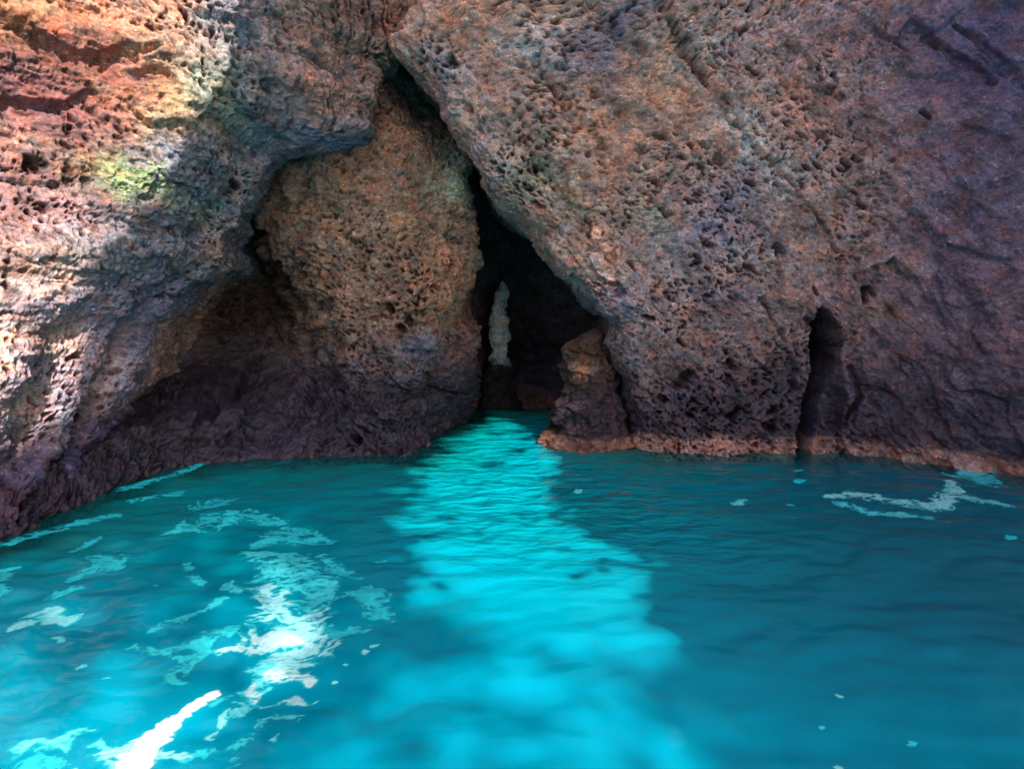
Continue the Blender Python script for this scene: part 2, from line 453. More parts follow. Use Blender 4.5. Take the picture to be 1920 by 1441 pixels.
patch_r = [
    (900,80,10,1.1,.8,BASE*1.05,.6),(860,60,10,.5,.6,ORANGE,.6),(980,90,10,.8,.5,PALEC*.7,.5),(830,150,10,.35,.4,GREY,.6),
    (1010,30,10,.5,.3,ORANGE,.6),(1150,50,10,.4,.9,NAVY,.6,-50),(1290,90,10,.7,.5,TAN*.8,.5),(1250,180,10,.8,.3,ORANGE,.6,-45),
    (1120,250,10,.8,.35,ORANGE,.6,-45),(940,300,10,.4,.4,GREY*1.05,.6),(1010,330,10,.5,.4,GREEN,.55),(1080,380,10,.4,.3,GREEN,.45),
    (1400,270,9.9,.6,.35,PALEC*.9,.85,-40),(1470,330,9.9,.5,.3,PALEC*.7,.6,-50),(1380,60,10,.9,.7,S(176,146,140),.7),(1530,90,10,.9,.8,S(164,130,128),.7),
    (1350,400,9.9,.9,.6,BLUE,.45),(1250,470,9.9,.8,.5,GREY,.6),(1150,560,9.9,.5,.4,BLUE*1.1,.5),(1200,640,9.9,.5,.6,GREY,.5),(1350,560,9.9,1.1,.4,NAVY*1.1,.45),
    (1230,400,9.9,.4,.3,GREEN,.4),(1450,470,9.8,.7,.3,GREY,.5),(1650,300,9.6,1.4,1.2,S(150,118,112),.7),(1750,100,9.6,1.2,1.2,PURPLE*1.2,.7),
    (1880,100,9,1.0,1.5,S(84,72,96),.9),(1890,350,9,1.2,1.8,S(84,70,92),.85),(1800,450,9,1.2,1.2,S(98,80,96),.7),(1700,560,9.3,1.6,1.2,MAUVE*.8,.75),(1850,700,9,1.6,1.4,PURPLE*.72,.8),  # purple lens haze at the far right painted into the tint
    (1450,700,9.7,1.6,.8,DARK*1.1,.6),(1600,450,9.5,.8,.4,BASE*.8,.5),(1640,590,9.5,.5,.3,S(120,96,80),.6),(1225,720,9.8,.25,.35,TAN*.9,.7),
    (1300,200,9.9,.3,.4,ORANGE,.4),(1500,200,9.8,.8,.4,S(176,128,110),.6),
]
groove_r = [
    ([(1110,10,.10),(1160,70,.16),(1205,125,.06)], 10, .16, .10),
    ([(1255,30,.05),(1290,85,.09),(1325,145,.08)], 10, .32, .06),
    ([(1240,0,.14),(1265,20,.05)], 10, .15, .06),
    ([(1450,30,.02),(1490,80,.035),(1535,140,.02)], 9.9, .14, .03),
    ([(880,40,.05),(905,70,.08),(930,110,.04)], 10, .1, .06),
    ([(1030,165,.04),(1090,230,.06),(1150,300,.05),(1240,410,.03)], 10, .10, .08),
    ([(1000,120,.06),(1040,180,.08),(1075,240,.05)], 10, .12, .10),
    ([(950,250,.04),(1010,310,.06),(1080,420,.06),(1150,520,.04)], 10, .09, .10),
    ([(1330,150,.03),(1380,240,.05),(1470,350,.05),(1560,470,.04)], 9.9, .12, .09),
    ([(1820,30,.05),(1870,120,.09),(1910,200,.08)], 9.2, .15, .08),
    ([(1180,120,.03),(1260,230,.03),(1300,300,.03)], 10, .08, .06),
    ([(1590,10,.10),(1650,70,.08),(1690,110,.04)], 9.8, .12, .06),
    ([(1740,70,.06),(1790,140,.12),(1820,170,.06)], 9.6, .13, .08),
    ([(1543,590,.14),(1548,640,.26),(1542,700,.24),(1522,760,.18),(1506,820,.13),(1500,870,.10)], 9.7, 2.0, .08),
    ([(1548,640,.20),(1556,720,.2),(1556,790,.16)], 9.7, .35, .10),
    ([(1610,540,.05),(1612,565,.05)], 9.7, .4, .03),
    ([(1270,720,.12),(1290,700,.10)], 9.8, .3, .05),
    ([(1460,460,.07),(1455,475,.05)], 9.7, .3, .03),
    ([(1590,800,.05),(1615,740,.07),(1600,690,.05)], 9.5, .2, .08),
    ([(1430,560,.05),(1475,640,.05)], 9.6, .10, .06),
    ([(1340,300,.06),(1350,310,.05)], 9.8, .2, .03),
]
for a_, b_, w_ in ((1285,90,.07),(1312,125,.055),(1325,148,.05),(1345,300,.06),(1385,232,.05),(1440,305,.07),(1418,278,.045),(1470,345,.04),(1456,468,.06),(1365,188,.04),(1240,400,.05),(1100,420,.04),(1180,500,.045),(1515,545,.045),(1608,545,.05),(1270,640,.05),(1700,230,.04),(1560,150,.04),(1010,230,.04)):
    groove_r.append(([(a_ - 4, b_ - 5, w_), (a_ + 5, b_ + 7, w_ * .7)], 9.9, .28, .03))
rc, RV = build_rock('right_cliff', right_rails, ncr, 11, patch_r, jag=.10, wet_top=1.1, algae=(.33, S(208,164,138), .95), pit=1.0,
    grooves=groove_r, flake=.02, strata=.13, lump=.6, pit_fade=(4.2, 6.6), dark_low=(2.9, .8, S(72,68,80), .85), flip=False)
bodies.append(RV)
# middle rock mass standing in the opening
mid_rails = [
    ('w', [(-9,4,0),(-9,6,8)]),
    [(-60,300,9.5),(-40,700,8.2),(-60,1040,5.9)],
    [(130,400,10.5),(150,600,9.8),(170,800,8.3),(110,950,7.1)],
    [(300,300,12.3),(310,500,12.2),(320,700,11.2),(310,800,9.0),(300,880,8.75)],
    [(430,300,12.3),(475,480,12.6),(530,600,12.4),(570,700,11.7),(510,800,10.1),(450,860,9.35)],
    [(540,250,11.5),(475,370,11.2),(520,480,11.0),(600,590,10.8),(645,700,10.5),(640,800,9.9),(580,862,9.5)],
    [(620,60,11.2),(620,250,10.8),(620,450,10.4),(650,700,10.1),(670,800,9.75),(680,860,9.5)],
    [(700,60,11.2),(730,250,10.8),(770,450,10.4),(780,600,10.25),(770,700,10.2),(740,800,9.9),(765,856,9.6)],
    [(700,0,12.3),(735,160,12.0),(800,280,11.3),(862,350,10.9),(850,450,10.8),(850,540,10.7),(835,590,10.6),(838,700,10.8),(815,780,11.0),(810,812,11.3)],
    [(790,0,14),(850,120,13.8),(870,230,12.6),(885,290,12.0),(870,340,11.3),(888,400,11.2),(892,470,11.2),(888,540,11.2),(862,565,11.2),(882,620,11.3),(897,680,11.4),(890,740,11.8),(860,785,12.3)],
    ('w', [(-1.0,13.2,0),(-.9,13.2,2),(-1.1,13.2,4),(-1.6,13.2,7)]),
    ('w', [(-1.6,17,0),(-1.5,17,2),(-1.7,17,4),(-2,17,7)]),
]
ncm = [20, 60, 90, 60, 50, 50, 50, 60, 50, 50, 50]
patch_m = [
    (720,150,11,.6,1.2,S(120,84,72),.8),(760,260,11,.35,.5,ORANGE*.72,.7),(850,320,11,.28,.45,GREEN*.95,.85),(700,330,11,.6,.5,S(150,112,90),.5),
    (560,300,11,.5,.3,DARK,.7),(520,400,11,.5,.5,S(120,92,78),.6),(620,420,10.6,.8,.5,S(120,102,84),.6),(760,440,10.5,.6,.5,S(134,108,84),.6),(820,520,10.5,.5,.3,ORANGE*.85,.6),
    (700,560,10.4,.6,.3,S(132,100,84),.6),(800,650,10.4,.6,.3,BLUE*.85,.55),(868,640,11,.22,.6,S(104,72,58),.95),(600,650,10.4,.7,.6,S(96,86,76),.7),
    (400,600,11.2,1.3,1.0,S(54,42,38),.9),(470,500,11.6,.7,.9,S(54,42,38),.85),(400,600,10.8,.8,.8,S(58,40,36),.95),(470,520,11,.6,.9,S(56,46,42),.85),(400,520,11.5,.5,.3,S(64,60,50),.6),(330,720,9.8,.9,.5,S(54,46,46),.85),  # shade of the left hollow painted in as dark brown
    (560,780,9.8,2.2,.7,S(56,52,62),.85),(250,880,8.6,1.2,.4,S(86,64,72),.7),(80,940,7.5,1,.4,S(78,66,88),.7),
]
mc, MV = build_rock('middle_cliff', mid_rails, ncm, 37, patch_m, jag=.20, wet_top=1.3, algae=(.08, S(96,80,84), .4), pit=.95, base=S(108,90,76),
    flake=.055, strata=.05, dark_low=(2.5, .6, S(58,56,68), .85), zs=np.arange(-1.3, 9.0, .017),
    grooves=[([(470,430,.12),(520,520,.16),(570,640,.16),(590,740,.14)], 10.8, .45, .18), ([(600,110,.05),(700,180,.05),(760,260,.04),(850,340,.02)], 11, .12, .06),
             ([(455,400,.25),(420,480,.30),(430,600,.25)], 11, .35, .2), ([(395,700,.18),(410,780,.15)], 10, .25, .12)])
bodies.append(MV)
# left-hand cliff coming towards the camera, its edge overhanging the middle rock
ledge = [(900,-300,10.8),(870,-60,10.8),(815,0,10.6),(755,72,10.5),(735,92,10.4),(690,112,10.3),(702,150,10.2),(688,200,10.15),(686,238,10.1),(640,256,10.0),(560,272,9.9),(512,292,9.8),(480,330,9.7),(455,372,9.6),(442,430,9.4),(400,490,9.2),(335,545,9.0),(275,610,8.8),(235,700,8.4),(205,780,8.1),(150,850,7.8),(110,915,7.2),(30,990,6.4)]
left_rails = [
    wshift(ledge, -.9, 3.5), wshift(ledge, -.35, 1.1), wshift(ledge, -.06, .35), ledge, wshift(ledge, -.30, -.22),
    [(600,-300,9.9),(600,0,9.6),(570,150,9.4),(440,260,9.2),(375,400,8.9),(305,500,8.6),(190,650,8.05),(150,760,7.6),(85,860,7.2),(20,985,6.3)],
    [(420,-300,9.0),(430,0,8.9),(380,200,8.6),(280,400,8.2),(140,600,7.7),(80,720,7.3),(10,860,6.9),(-60,1000,5.9)],
    [(200,-300,8.2),(200,0,8.1),(150,300,7.7),(60,600,7.0),(-20,800,6.5),(-150,1050,5.4)],
    [(-50,-300,7.2),(-50,0,7.1),(-80,300,6.8),(-120,600,6.2),(-200,900,5.6),(-250,1100,5.0)],
    ('w', [(-6.6,3.5,0),(-7.4,4,8)]), ('w', [(-8,0,0),(-9,0,10)]), ('w', [(-12,-6,0),(-13,-6,10)]),
]
ncl = [25, 28, 22, 20, 60, 65, 80, 90, 70, 25, 20]
patch_l = [
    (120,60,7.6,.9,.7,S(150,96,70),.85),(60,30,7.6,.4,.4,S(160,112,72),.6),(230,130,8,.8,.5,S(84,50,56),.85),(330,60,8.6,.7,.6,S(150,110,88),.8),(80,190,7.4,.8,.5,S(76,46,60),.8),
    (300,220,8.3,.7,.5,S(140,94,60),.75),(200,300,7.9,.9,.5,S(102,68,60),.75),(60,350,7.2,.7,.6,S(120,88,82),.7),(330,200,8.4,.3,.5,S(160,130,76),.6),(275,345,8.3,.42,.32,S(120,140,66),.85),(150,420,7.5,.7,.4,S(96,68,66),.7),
    (60,560,6.9,.5,.6,CREAM*.9,.8),(90,660,6.9,.7,.5,CREAM,.9),(40,760,6.8,.6,.4,S(206,178,160),.7),(160,500,7.5,.4,.3,S(170,160,134),.6),  # brightness of the sunlit rock painted in as cream tint
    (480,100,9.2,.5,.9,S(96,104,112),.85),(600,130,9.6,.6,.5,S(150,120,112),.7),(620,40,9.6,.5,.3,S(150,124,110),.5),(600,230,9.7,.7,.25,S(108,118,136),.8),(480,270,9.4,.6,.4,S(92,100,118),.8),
    (400,350,9,.7,.8,S(92,104,112),.85),(420,170,9,.4,.5,GREEN*.9,.6),(240,600,8.1,.7,1.1,S(78,88,112),.9),(200,750,7.6,.7,.7,S(82,84,110),.85),(330,480,8.7,.5,.6,S(92,100,106),.8),  # blue-grey of the skylit shade band painted into the tint
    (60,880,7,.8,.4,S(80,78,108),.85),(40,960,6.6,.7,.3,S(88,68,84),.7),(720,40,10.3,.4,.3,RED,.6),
]
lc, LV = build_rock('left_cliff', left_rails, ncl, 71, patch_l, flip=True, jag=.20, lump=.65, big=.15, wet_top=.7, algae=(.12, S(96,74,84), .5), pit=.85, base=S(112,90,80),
    flake=.06, strata=.05, grooves=[([(30,40,.10),(90,95,.16),(150,110,.12),(250,50,.05)], 7.8, .14, .15), ([(230,140,.14),(300,130,.12)], 8.2, .12, .12),
        ([(60,215,.12),(130,190,.14),(140,160,.1)], 7.6, .12, .12), ([(255,553,.07),(262,556,.07)], 8.2, .25, .02)])
bodies.append(LV)
for o in (rc, mc, lc): tag(o, kind='structure')
tag(rc, 'pitted brown and grey cliff on the right leaning over the cave mouth')
tag(mc, 'dark brown rock mass filling the opening left of the cave')
tag(lc, 'left cliff with sunlit orange and cream rock beyond a blue grey shaded edge')

# back wall of the cave
bw_rails = [('w', [(-2.6,12.5,0),(-2.6,12.5,8)]), ('w', [(-1.6,14.2,0),(-1.6,14.6,8)]), ('w', [(0,14.0,0),(0,14.3,.5),(0,15.2,1.5),(0,15.5,8)]), ('w', [(1.5,13.8,0),(1.5,14.1,.5),(1.8,15,1.5),(1.8,15.2,8)]), ('w', [(3.5,13,0),(3.6,13,8)])]
bk, BV = build_rock('cave_wall', bw_rails, [30, 40, 40, 40], 91, [], base=S(70,60,62), zs=np.arange(-1.3, 7.5, .04), algae=(.30, S(130,84,60), .95), pit=.3, wet_top=2)
tag(bk, 'dark back wall of the cave with a rusty coloured ledge at the water', kind='structure'); bodies.append(BV)

# ------------------------------------------------------------------ free-standing rocks in the cave mouth
def column_rock(name, rings, seed, mat, base, patches=(), nang=150, step=.018, amp=1.0, algae=None, pit=.7, yd=None, wet_top=1.0, below=.9, dark_below=None):
    """rings: (px_left, px_right, py, y) -> closed tapering column"""
    C = []
    for (a, b, py, y) in rings:
        pa, pb = px2w(a, py, y), px2w(b, py, y); C.append(((pa[0] + pb[0]) / 2, y, pa[2], (pb[0] - pa[0]) / 2))
    C = np.array(C); C = C[np.argsort(C[:, 2])]
    zs = np.arange(C[0, 2] - below, C[-1, 2], step)
    cx = np.interp(zs, C[:, 2], C[:, 0]); cy = np.interp(zs, C[:, 2], C[:, 1]); r = np.interp(zs, C[:, 2], C[:, 3])
    r = r * np.sqrt(np.clip((zs[-1] + .02 - zs) / .12, 0.02, 1))
    th = np.linspace(0, 2 * pi, nang, endpoint=False)[::1]
    dep = r if yd is None else r * yd
    P = np.stack([cx[:, None] + r[:, None] * np.cos(th), cy[:, None] + dep[:, None] * np.sin(th), np.repeat(zs[:, None], nang, 1)], -1)
    V = P.reshape(-1, 3)
    n = np.stack([np.cos(th), np.sin(th), 0 * th], 1); N = np.tile(n, (len(zs), 1))
    fade = smooth(0, .35, (zs[-1] - V[:, 2]))
    h = amp * (.16 * fbm(V * 1.6, 4, seed, .55, ridged=True) + .06 * fbm(V * 6, 4, seed + 2, .6) + .03 * fbm(V * 16, 3, seed + 3))
    if pit:
        u = np.tile(th * float(np.mean(r)), len(zs)); v = V[:, 2]
        b1, _, _ = worley2(u / .13, v / .13, seed, .14, .46, .9); h -= pit * .06 * b1
    V = V + N * (h * (.3 + .7 * fade))[:, None]
    top = V[-nang:].mean(0)[None] + [[0, 0, .02]]
    F = grid_faces(len(zs), nang, True); k = len(V); i = np.arange(nang)
    last = (len(zs) - 1) * nang
    F2 = np.stack([last + i, last + (i + 1) % nang, np.full(nang, k), np.full(nang, k)], 1)
    V = np.vstack([V, top])
    col = paint(V, patches, base, seed)
    if algae: col = band(V, col, 0, algae[0], algae[1], seed, algae[2])
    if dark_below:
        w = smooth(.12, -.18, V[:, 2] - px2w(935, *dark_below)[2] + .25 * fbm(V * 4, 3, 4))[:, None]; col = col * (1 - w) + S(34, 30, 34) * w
    me = to_object(name, V, F, mat, attrs={'wet': wetness(V, wet_top, seed)}, cols={'tint': np.clip(col, 0, .9)})
    import bmesh
    bm = bmesh.new(); bm.from_mesh(me.data); bm.verts.ensure_lookup_table()
    for a in range(nang):
        f = bm.faces.new((bm.verts[last + a], bm.verts[last + (a + 1) % nang], bm.verts[k])); f.smooth = True
    bm.to_mesh(me.data); bm.free()
    return me
pl = column_rock('rock_pillar', [(1106,1130,615,10.7),(1078,1140,650,10.65),(1070,1143,700,10.6),(1060,1148,750,10.5),(1050,1155,800,10.35),(1032,1165,835,10.25),(1030,1175,855,10.2)], 5, ROCK, S(58,46,42),
    [(1080,670,10.2,.2,.4,S(92,70,54),.6),(1110,775,10,.7,.40,S(64,54,60),.95),(1130,660,10,.25,.5,S(70,56,50),.7)], algae=(.27, S(176,130,104), .9), amp=1.7, yd=.8, wet_top=.9)
tag(pl, 'rusty brown craggy rock pillar standing at the right side of the cave mouth', 'rock')
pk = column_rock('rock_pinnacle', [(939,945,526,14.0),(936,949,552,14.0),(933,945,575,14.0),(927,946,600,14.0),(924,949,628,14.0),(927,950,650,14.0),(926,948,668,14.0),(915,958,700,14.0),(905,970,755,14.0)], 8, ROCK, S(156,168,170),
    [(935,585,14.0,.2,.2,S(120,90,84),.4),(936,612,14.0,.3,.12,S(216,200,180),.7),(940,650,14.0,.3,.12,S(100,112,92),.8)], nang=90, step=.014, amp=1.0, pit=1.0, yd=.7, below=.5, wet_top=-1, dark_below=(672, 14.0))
tag(pk, 'narrow pale grey pinnacle of rock standing inside the dark cave', 'rock')

# yellow-green lichen growing on the left cliff: a cushion of small lumps following the rock
def lichen():
    V = LV.reshape(-1, 3); fV, fF = [], []
    g = LV; N = normals(blur(g, 2))
    outp = np.array([(250,392),(240,350),(266,330),(290,306),(322,298),(322,318),(306,338),(308,352),(284,362),(272,392)], float)
    # project the rock sheet and keep cells whose centre is in the outline, measured on the rock itself
    P3 = np.array([px2w(a, b, 8.35) for a, b in outp])
    sd = sdf_poly(g[..., 0] + .10 * fbm(V * 8, 4, 3, .7).reshape(g.shape[:2]), g[..., 2] + .10 * fbm(V * 8 + 3, 4, 3, .7).reshape(g.shape[:2]), P3[:, [0, 2]])
    sd = sd - .22 * smooth(-.05, .35, fbm(V * 19, 3, 9, .7).reshape(g.shape[:2]))
    m = sd > 0
    lump = (.008 + .02 * np.clip(sd, 0, .2) + .008 * fbm(V * 16, 3, 5).reshape(g.shape[:2]))
    T = g + N * lump[..., None]; 
    edge = (sd < .015)
    T = np.where(edge[..., None], g - N * .01, T)
    nr, nc = m.shape; F = grid_faces(nr, nc); keep = m.ravel()[F].all(1)
    n2 = g.reshape(-1, 3)
    F = F[keep]; ids, inv = np.unique(F, return_inverse=True)
    return T.reshape(-1, 3)[ids], inv.reshape(-1, 4)
lv, lf = lichen()
lo = to_object('lichen_patch', lv, lf, MOSS)
tag(lo, 'bright yellow green lichen patch on the left cliff at the edge of the sunlight', 'lichen', kind='stuff')

# ------------------------------------------------------------------ sea
def spaced(a, b, step, far, g=1.35):
    mid = list(np.arange(a, b, step)); s = step; lo = [a]; 
    while lo[-1] > -far: s *= g; lo.append(lo[-1] - s)
    s = step; hi = [mid[-1]]
    while hi[-1] < far: s *= g; hi.append(hi[-1] + s)
    return np.array(lo[:0:-1] + mid + hi[1:])
def wave_h(X, Y):
    p = np.stack([X.ravel(), Y.ravel(), 0 * X.ravel()], 1)
    a = .035 * perlin(p * [.7, .9, 1] + 3, 1) + .028 * perlin(p * [1.6, 2.4, 1], 2) + .016 * perlin(p * [3.6, 5.5, 1] + 9, 3)
    return a.reshape(X.shape)
xs = spaced(-9, 10.5, .04, 3000); ys = spaced(1.0, 15.5, .04, 3000)
X, Y = np.meshgrid(xs, ys)
cave = smooth(9.5, 12.5, Y) * 0
amp = smooth(60, 14, np.hypot(X, Y))
Zw = wave_h(X, Y) * amp
W = np.stack([X, Y, Zw], -1)
# distance to the rocks at the waterline
sp_pts = []
for B in bodies:
    m = (B[..., 2] > -.35) & (B[..., 2] < -.10); q = B[m][::11, :2]; sp_pts.append(q)
sp_pts = np.vstack(sp_pts)
box = (X > -9) & (X < 10.5) & (Y > 1) & (Y < 15.5)
dist = np.full(X.shape, 9.)
cellsz = .12
gx0, gy0 = -9.5, .5; nxg, nyg = int(21 / cellsz), int(16 / cellsz)
occ = np.zeros((nyg, nxg), bool)
ii = ((sp_pts[:, 1] - gy0) / cellsz).astype(int); jj = ((sp_pts[:, 0] - gx0) / cellsz).astype(int)
ok = (ii >= 0) & (ii < nyg) & (jj >= 0) & (jj < nxg); occ[ii[ok], jj[ok]] = True
oc = np.argwhere(occ) * cellsz + cellsz / 2
GY, GX = np.meshgrid(np.arange(nyg) * cellsz + cellsz / 2, np.arange(nxg) * cellsz + cellsz / 2, indexing='ij')
gd = np.full(GX.shape, 9.)
for cy_, cx_ in oc: gd = np.minimum(gd, (GX - cx_) ** 2 + (GY - cy_) ** 2)
gd = np.sqrt(gd)
fi = np.clip((Y - gy0) / cellsz - .5, 0, nyg - 1.001); fj = np.clip((X - gx0) / cellsz - .5, 0, nxg - 1.001)
i0 = fi.astype(int); j0 = fj.astype(int); a, b = fi - i0, fj - j0
dist = gd[i0, j0] * (1 - a) * (1 - b) + gd[i0 + 1, j0] * a * (1 - b) + gd[i0, j0 + 1] * (1 - a) * b + gd[i0 + 1, j0 + 1] * a * b
dist = np.where(box, dist, 9.)
pw = W.reshape(-1, 3)
nz = fbm(pw * [.5, .5, 1], 3, 5).reshape(X.shape)
nz2 = fbm(pw * [1.6, 1.6, 1], 3, 6).reshape(X.shape)
shallow = .75 * smooth(.75, .0, dist + .25 * nz2)
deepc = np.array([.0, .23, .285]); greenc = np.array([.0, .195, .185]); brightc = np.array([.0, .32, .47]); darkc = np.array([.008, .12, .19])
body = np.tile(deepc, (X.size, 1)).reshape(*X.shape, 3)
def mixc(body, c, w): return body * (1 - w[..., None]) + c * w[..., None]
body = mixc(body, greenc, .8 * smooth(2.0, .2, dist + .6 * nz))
body = mixc(body, brightc, smooth(7.0, 3.2, Y + 1.2 * nz) * .85)  # soft light on the nearer water painted into its colour
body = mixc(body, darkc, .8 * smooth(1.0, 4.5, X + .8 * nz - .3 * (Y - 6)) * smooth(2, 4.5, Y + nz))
ripple = np.clip(.03 + .10 * smooth(3.6, 8, Y) + .45 * smooth(4.5, 7, Y) * smooth(2.4, 1.0, np.abs(X + .1 - .25 * (9 - Y))), 0, 1)
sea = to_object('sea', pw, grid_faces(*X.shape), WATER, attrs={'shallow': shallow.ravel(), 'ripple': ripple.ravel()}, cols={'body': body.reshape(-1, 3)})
tag(sea, 'clear turquoise sea water below the cliffs', kind='structure')
sxs = spaced(-14, 14, .5, 3000, 1.6); sys_ = spaced(-2, 18, .5, 3000, 1.6)
SX, SY = np.meshgrid(sxs, sys_); sp_ = np.stack([SX.ravel(), SY.ravel(), 0 * SX.ravel()], 1)
sz = -2.6 + .5 * fbm(sp_ * .3, 3, 2)
sp_[:, 2] = sz
tag(to_object('seabed', sp_, grid_faces(*SX.shape), SEABED), 'sandy sea floor', kind='structure')

# ------------------------------------------------------------------ foam: real sheets lying on the waves, cut out along their ragged outline
def foam(name, strokes, seed, step=.014, thr=.58, soft=.42, froth=.3, stretch=(1, 1), hgt=.002, fine=1.5, wide=1.3, label=None, cat=None, group=None, kind=None, holes=1.0):
    """strokes: list of (points px,py,halfwidth px, strength) in photograph pixels laid on the water"""
    S_ = []
    for st, k in strokes:
        pts = []
        for a_, b_, w_ in st:
            c_ = px2water(a_, b_); e_ = px2water(a_ + w_, b_); pts.append((c_[0], c_[1], max(.01, abs(e_[0] - c_[0]))))
        S_.append((pts, k))
    allp = np.array([p for s_, _ in S_ for p in s_]); pad = allp[:, 2].max() * 1.8 + .1
    x0, x1 = allp[:, 0].min() - pad, allp[:, 0].max() + pad; y0, y1 = allp[:, 1].min() - pad, allp[:, 1].max() + pad
    fx = np.arange(x0, x1, step); fy = np.arange(y0, y1, step); FX, FY = np.meshgrid(fx, fy)
    p = np.stack([FX.ravel() * stretch[0], FY.ravel() * stretch[1], 0 * FX.ravel() + seed], 1)
    w1 = fbm(p * 1.3 * fine, 4, seed, .6).reshape(FX.shape); w2 = fbm(p * 1.3 * fine + 20, 4, seed + 9, .6).reshape(FX.shape)
    pw_ = p + np.stack([.35 * w1.ravel(), .35 * w2.ravel(), 0 * w1.ravel()], 1) / fine
    n1 = fbm(pw_ * [2.1, 3.6, 1] * np.array([fine, fine, 1]), 4, seed + 1, .62, ridged=True).reshape(FX.shape)
    n2 = fbm(pw_ * [7, 12, 1] * np.array([fine, fine, 1]), 4, seed + 2, .65).reshape(FX.shape)
    M = np.full(FX.shape, 0.); FR = np.zeros(FX.shape)
    for pts, k in S_:
        d, ww = seg_dist(FX + .16 * w1 / fine, FY + .22 * w2 / fine, pts)
        v = np.exp(-.42 * (d / (ww * wide + 1e-6)) ** 2) * (.72 + .28 * min(k, 1))
        better = v > M; M = np.where(better, v, M); FR = np.where(better, k, FR)
    val = M + holes * (.85 * (n1 - .35) + .80 * n2) * np.clip(M * 2.2, 0, 1) - thr
    val[0, :] = val[-1, :] = -1; val[:, 0] = val[:, -1] = -1
    dens = smooth(0, soft, val) 
    fr = np.clip(FR * froth * (.35 + 1.0 * smooth(.05, .5, val)), 0, 1)
    H = wave_h(FX, FY) * 1.0 + .004 + hgt * smooth(0, .5, val)
    Vg = np.stack([FX, FY, H], -1).reshape(-1, 3); v = val.ravel()
    F = grid_faces(*FX.shape); pos = v[F] > 0
    F = F[pos.any(1)]
    # slide outside corners of boundary cells to the zero line
    ins = v > 0
    bad = np.unique(F[~ins[F]])
    nc = FX.shape[1]
    off = np.zeros((len(v), 2)); cnt = np.zeros(len(v))
    for dn in (1, -1, nc, -nc, nc + 1, nc - 1, -nc + 1, -nc - 1):
        nb = np.clip(bad + dn, 0, len(v) - 1); m = ins[nb]; b_ = bad[m]; n_ = nb[m]
        t = (v[b_] / (v[b_] - v[n_] + 1e-9))[:, None]
        off[b_] += (Vg[n_, :2] - Vg[b_, :2]) * t; cnt[b_] += 1
    mm = cnt > 0; Vg[mm, :2] += off[mm] / cnt[mm][:, None]
    ids, inv = np.unique(F, return_inverse=True); F = inv.reshape(-1, 4)
    dn_ = dens.ravel()[ids]; Vf = Vg[ids]
    o = to_object(name, Vf, F, FOAM, attrs={'cover': dn_, 'froth': fr.ravel()[ids]})
    tag(o, label, cat, group, kind)
    return o
foam('foam_ribbon', [([(232,1462,44),(262,1410,34),(305,1367,20),(350,1336,12),(385,1308,12),(412,1293,10)], 1.6)], 3, step=.009, froth=1.0, holes=.45, soft=.2, hgt=.012, thr=.56, wide=.95, fine=2.0,
     label='thick bright white ribbon of foam in the lower left corner of the water', cat='foam')
foam('foam_swirl', [
    ([(505,1100,14),(530,1150,30),(560,1180,34),(575,1215,28),(530,1250,14)], .85),
    ([(470,1035,8),(540,1060,30),(530,1100,28)], .5), ([(540,1140,24),(600,1120,20),(612,1090,12)], .5),
    ([(420,1220,10),(460,1205,16),(530,1195,22),(575,1200,18)], .95), ([(340,1265,12),(365,1225,20),(400,1200,20)], .4), ([(250,1212,6),(300,1222,8),(350,1215,12)], .4),
    ([(285,1180,6),(330,1165,10),(380,1145,4),(420,1125,4)], .4), ([(425,1100,8),(450,1108,8),(480,1112,4)], .5),
    ([(560,1175,30),(620,1185,18),(680,1180,8)], .35), ([(515,1240,20),(470,1290,14),(440,1330,10)], .6), ([(520,1255,16),(560,1265,14),(575,1280,6)], 1.0),
    ([(475,1275,8),(470,1300,9)], 1.0)], 17, step=.011, froth=.66, thr=.56, wide=1.7, fine=1.5, label='large swirl of white and turquoise foam left of the sunlit streak', cat='foam')
foam('foam_trail', [
    ([(330,1000,12),(400,980,24),(450,965,14),(530,975,8)], .35), ([(490,1020,10),(530,1000,22),(580,1010,14)], .35), ([(600,1040,5),(630,1070,9),(665,1085,7)], .4),
    ([(560,990,8),(620,1010,6)], .3), ([(380,945,16),(420,940,14)], .25), ([(345,1050,4),(355,1075,7),(385,1090,5)], .35), ([(640,1120,6),(690,1110,12),(710,1160,14)], .3),
    ([(575,1080,10),(600,1100,14)],.3), ([(690,1095,4),(700,1120,6)],.3), ([(245,940,5),(330,925,7)],.2), ([(200,970,8),(100,995,9),(20,1015,10)], .22), ([(400,862,4),(330,890,6),(240,915,8)], .2)],
    29, step=.012, froth=.7, thr=.52, wide=1.75, label='thin turquoise foam trails curling below the middle rock', cat='foam', kind='stuff')
foam('foam_raft', [
    ([(140,1085,6),(190,1050,18),(215,1065,10)], .3), ([(30,1180,6),(85,1150,16),(130,1155,8)], .6), ([(90,1120,7),(150,1100,6)], .3), ([(105,1190,5),(112,1196,5)],.5),
    ([(0,1110,10),(10,1060,8)], .3), ([(150,1030,8),(190,1010,6)], .25)], 41, step=.012, froth=.8, thr=.52, wide=1.6, label='small loose raft of foam near the left edge of the water', cat='foam', kind='stuff')
foam('foam_spill', [
    ([(20,1435,18),(60,1410,14),(120,1398,18),(170,1370,10)], .5), ([(150,1441,30),(190,1420,30),(230,1400,26)], .7), ([(190,1390,12),(215,1400,16)], .5), ([(60,1440,24),(130,1430,14)], .35)],
    47, step=.010, froth=.8, thr=.58, fine=1.5, label='milky foam spilling left of the bright white ribbon', cat='foam', kind='stuff')
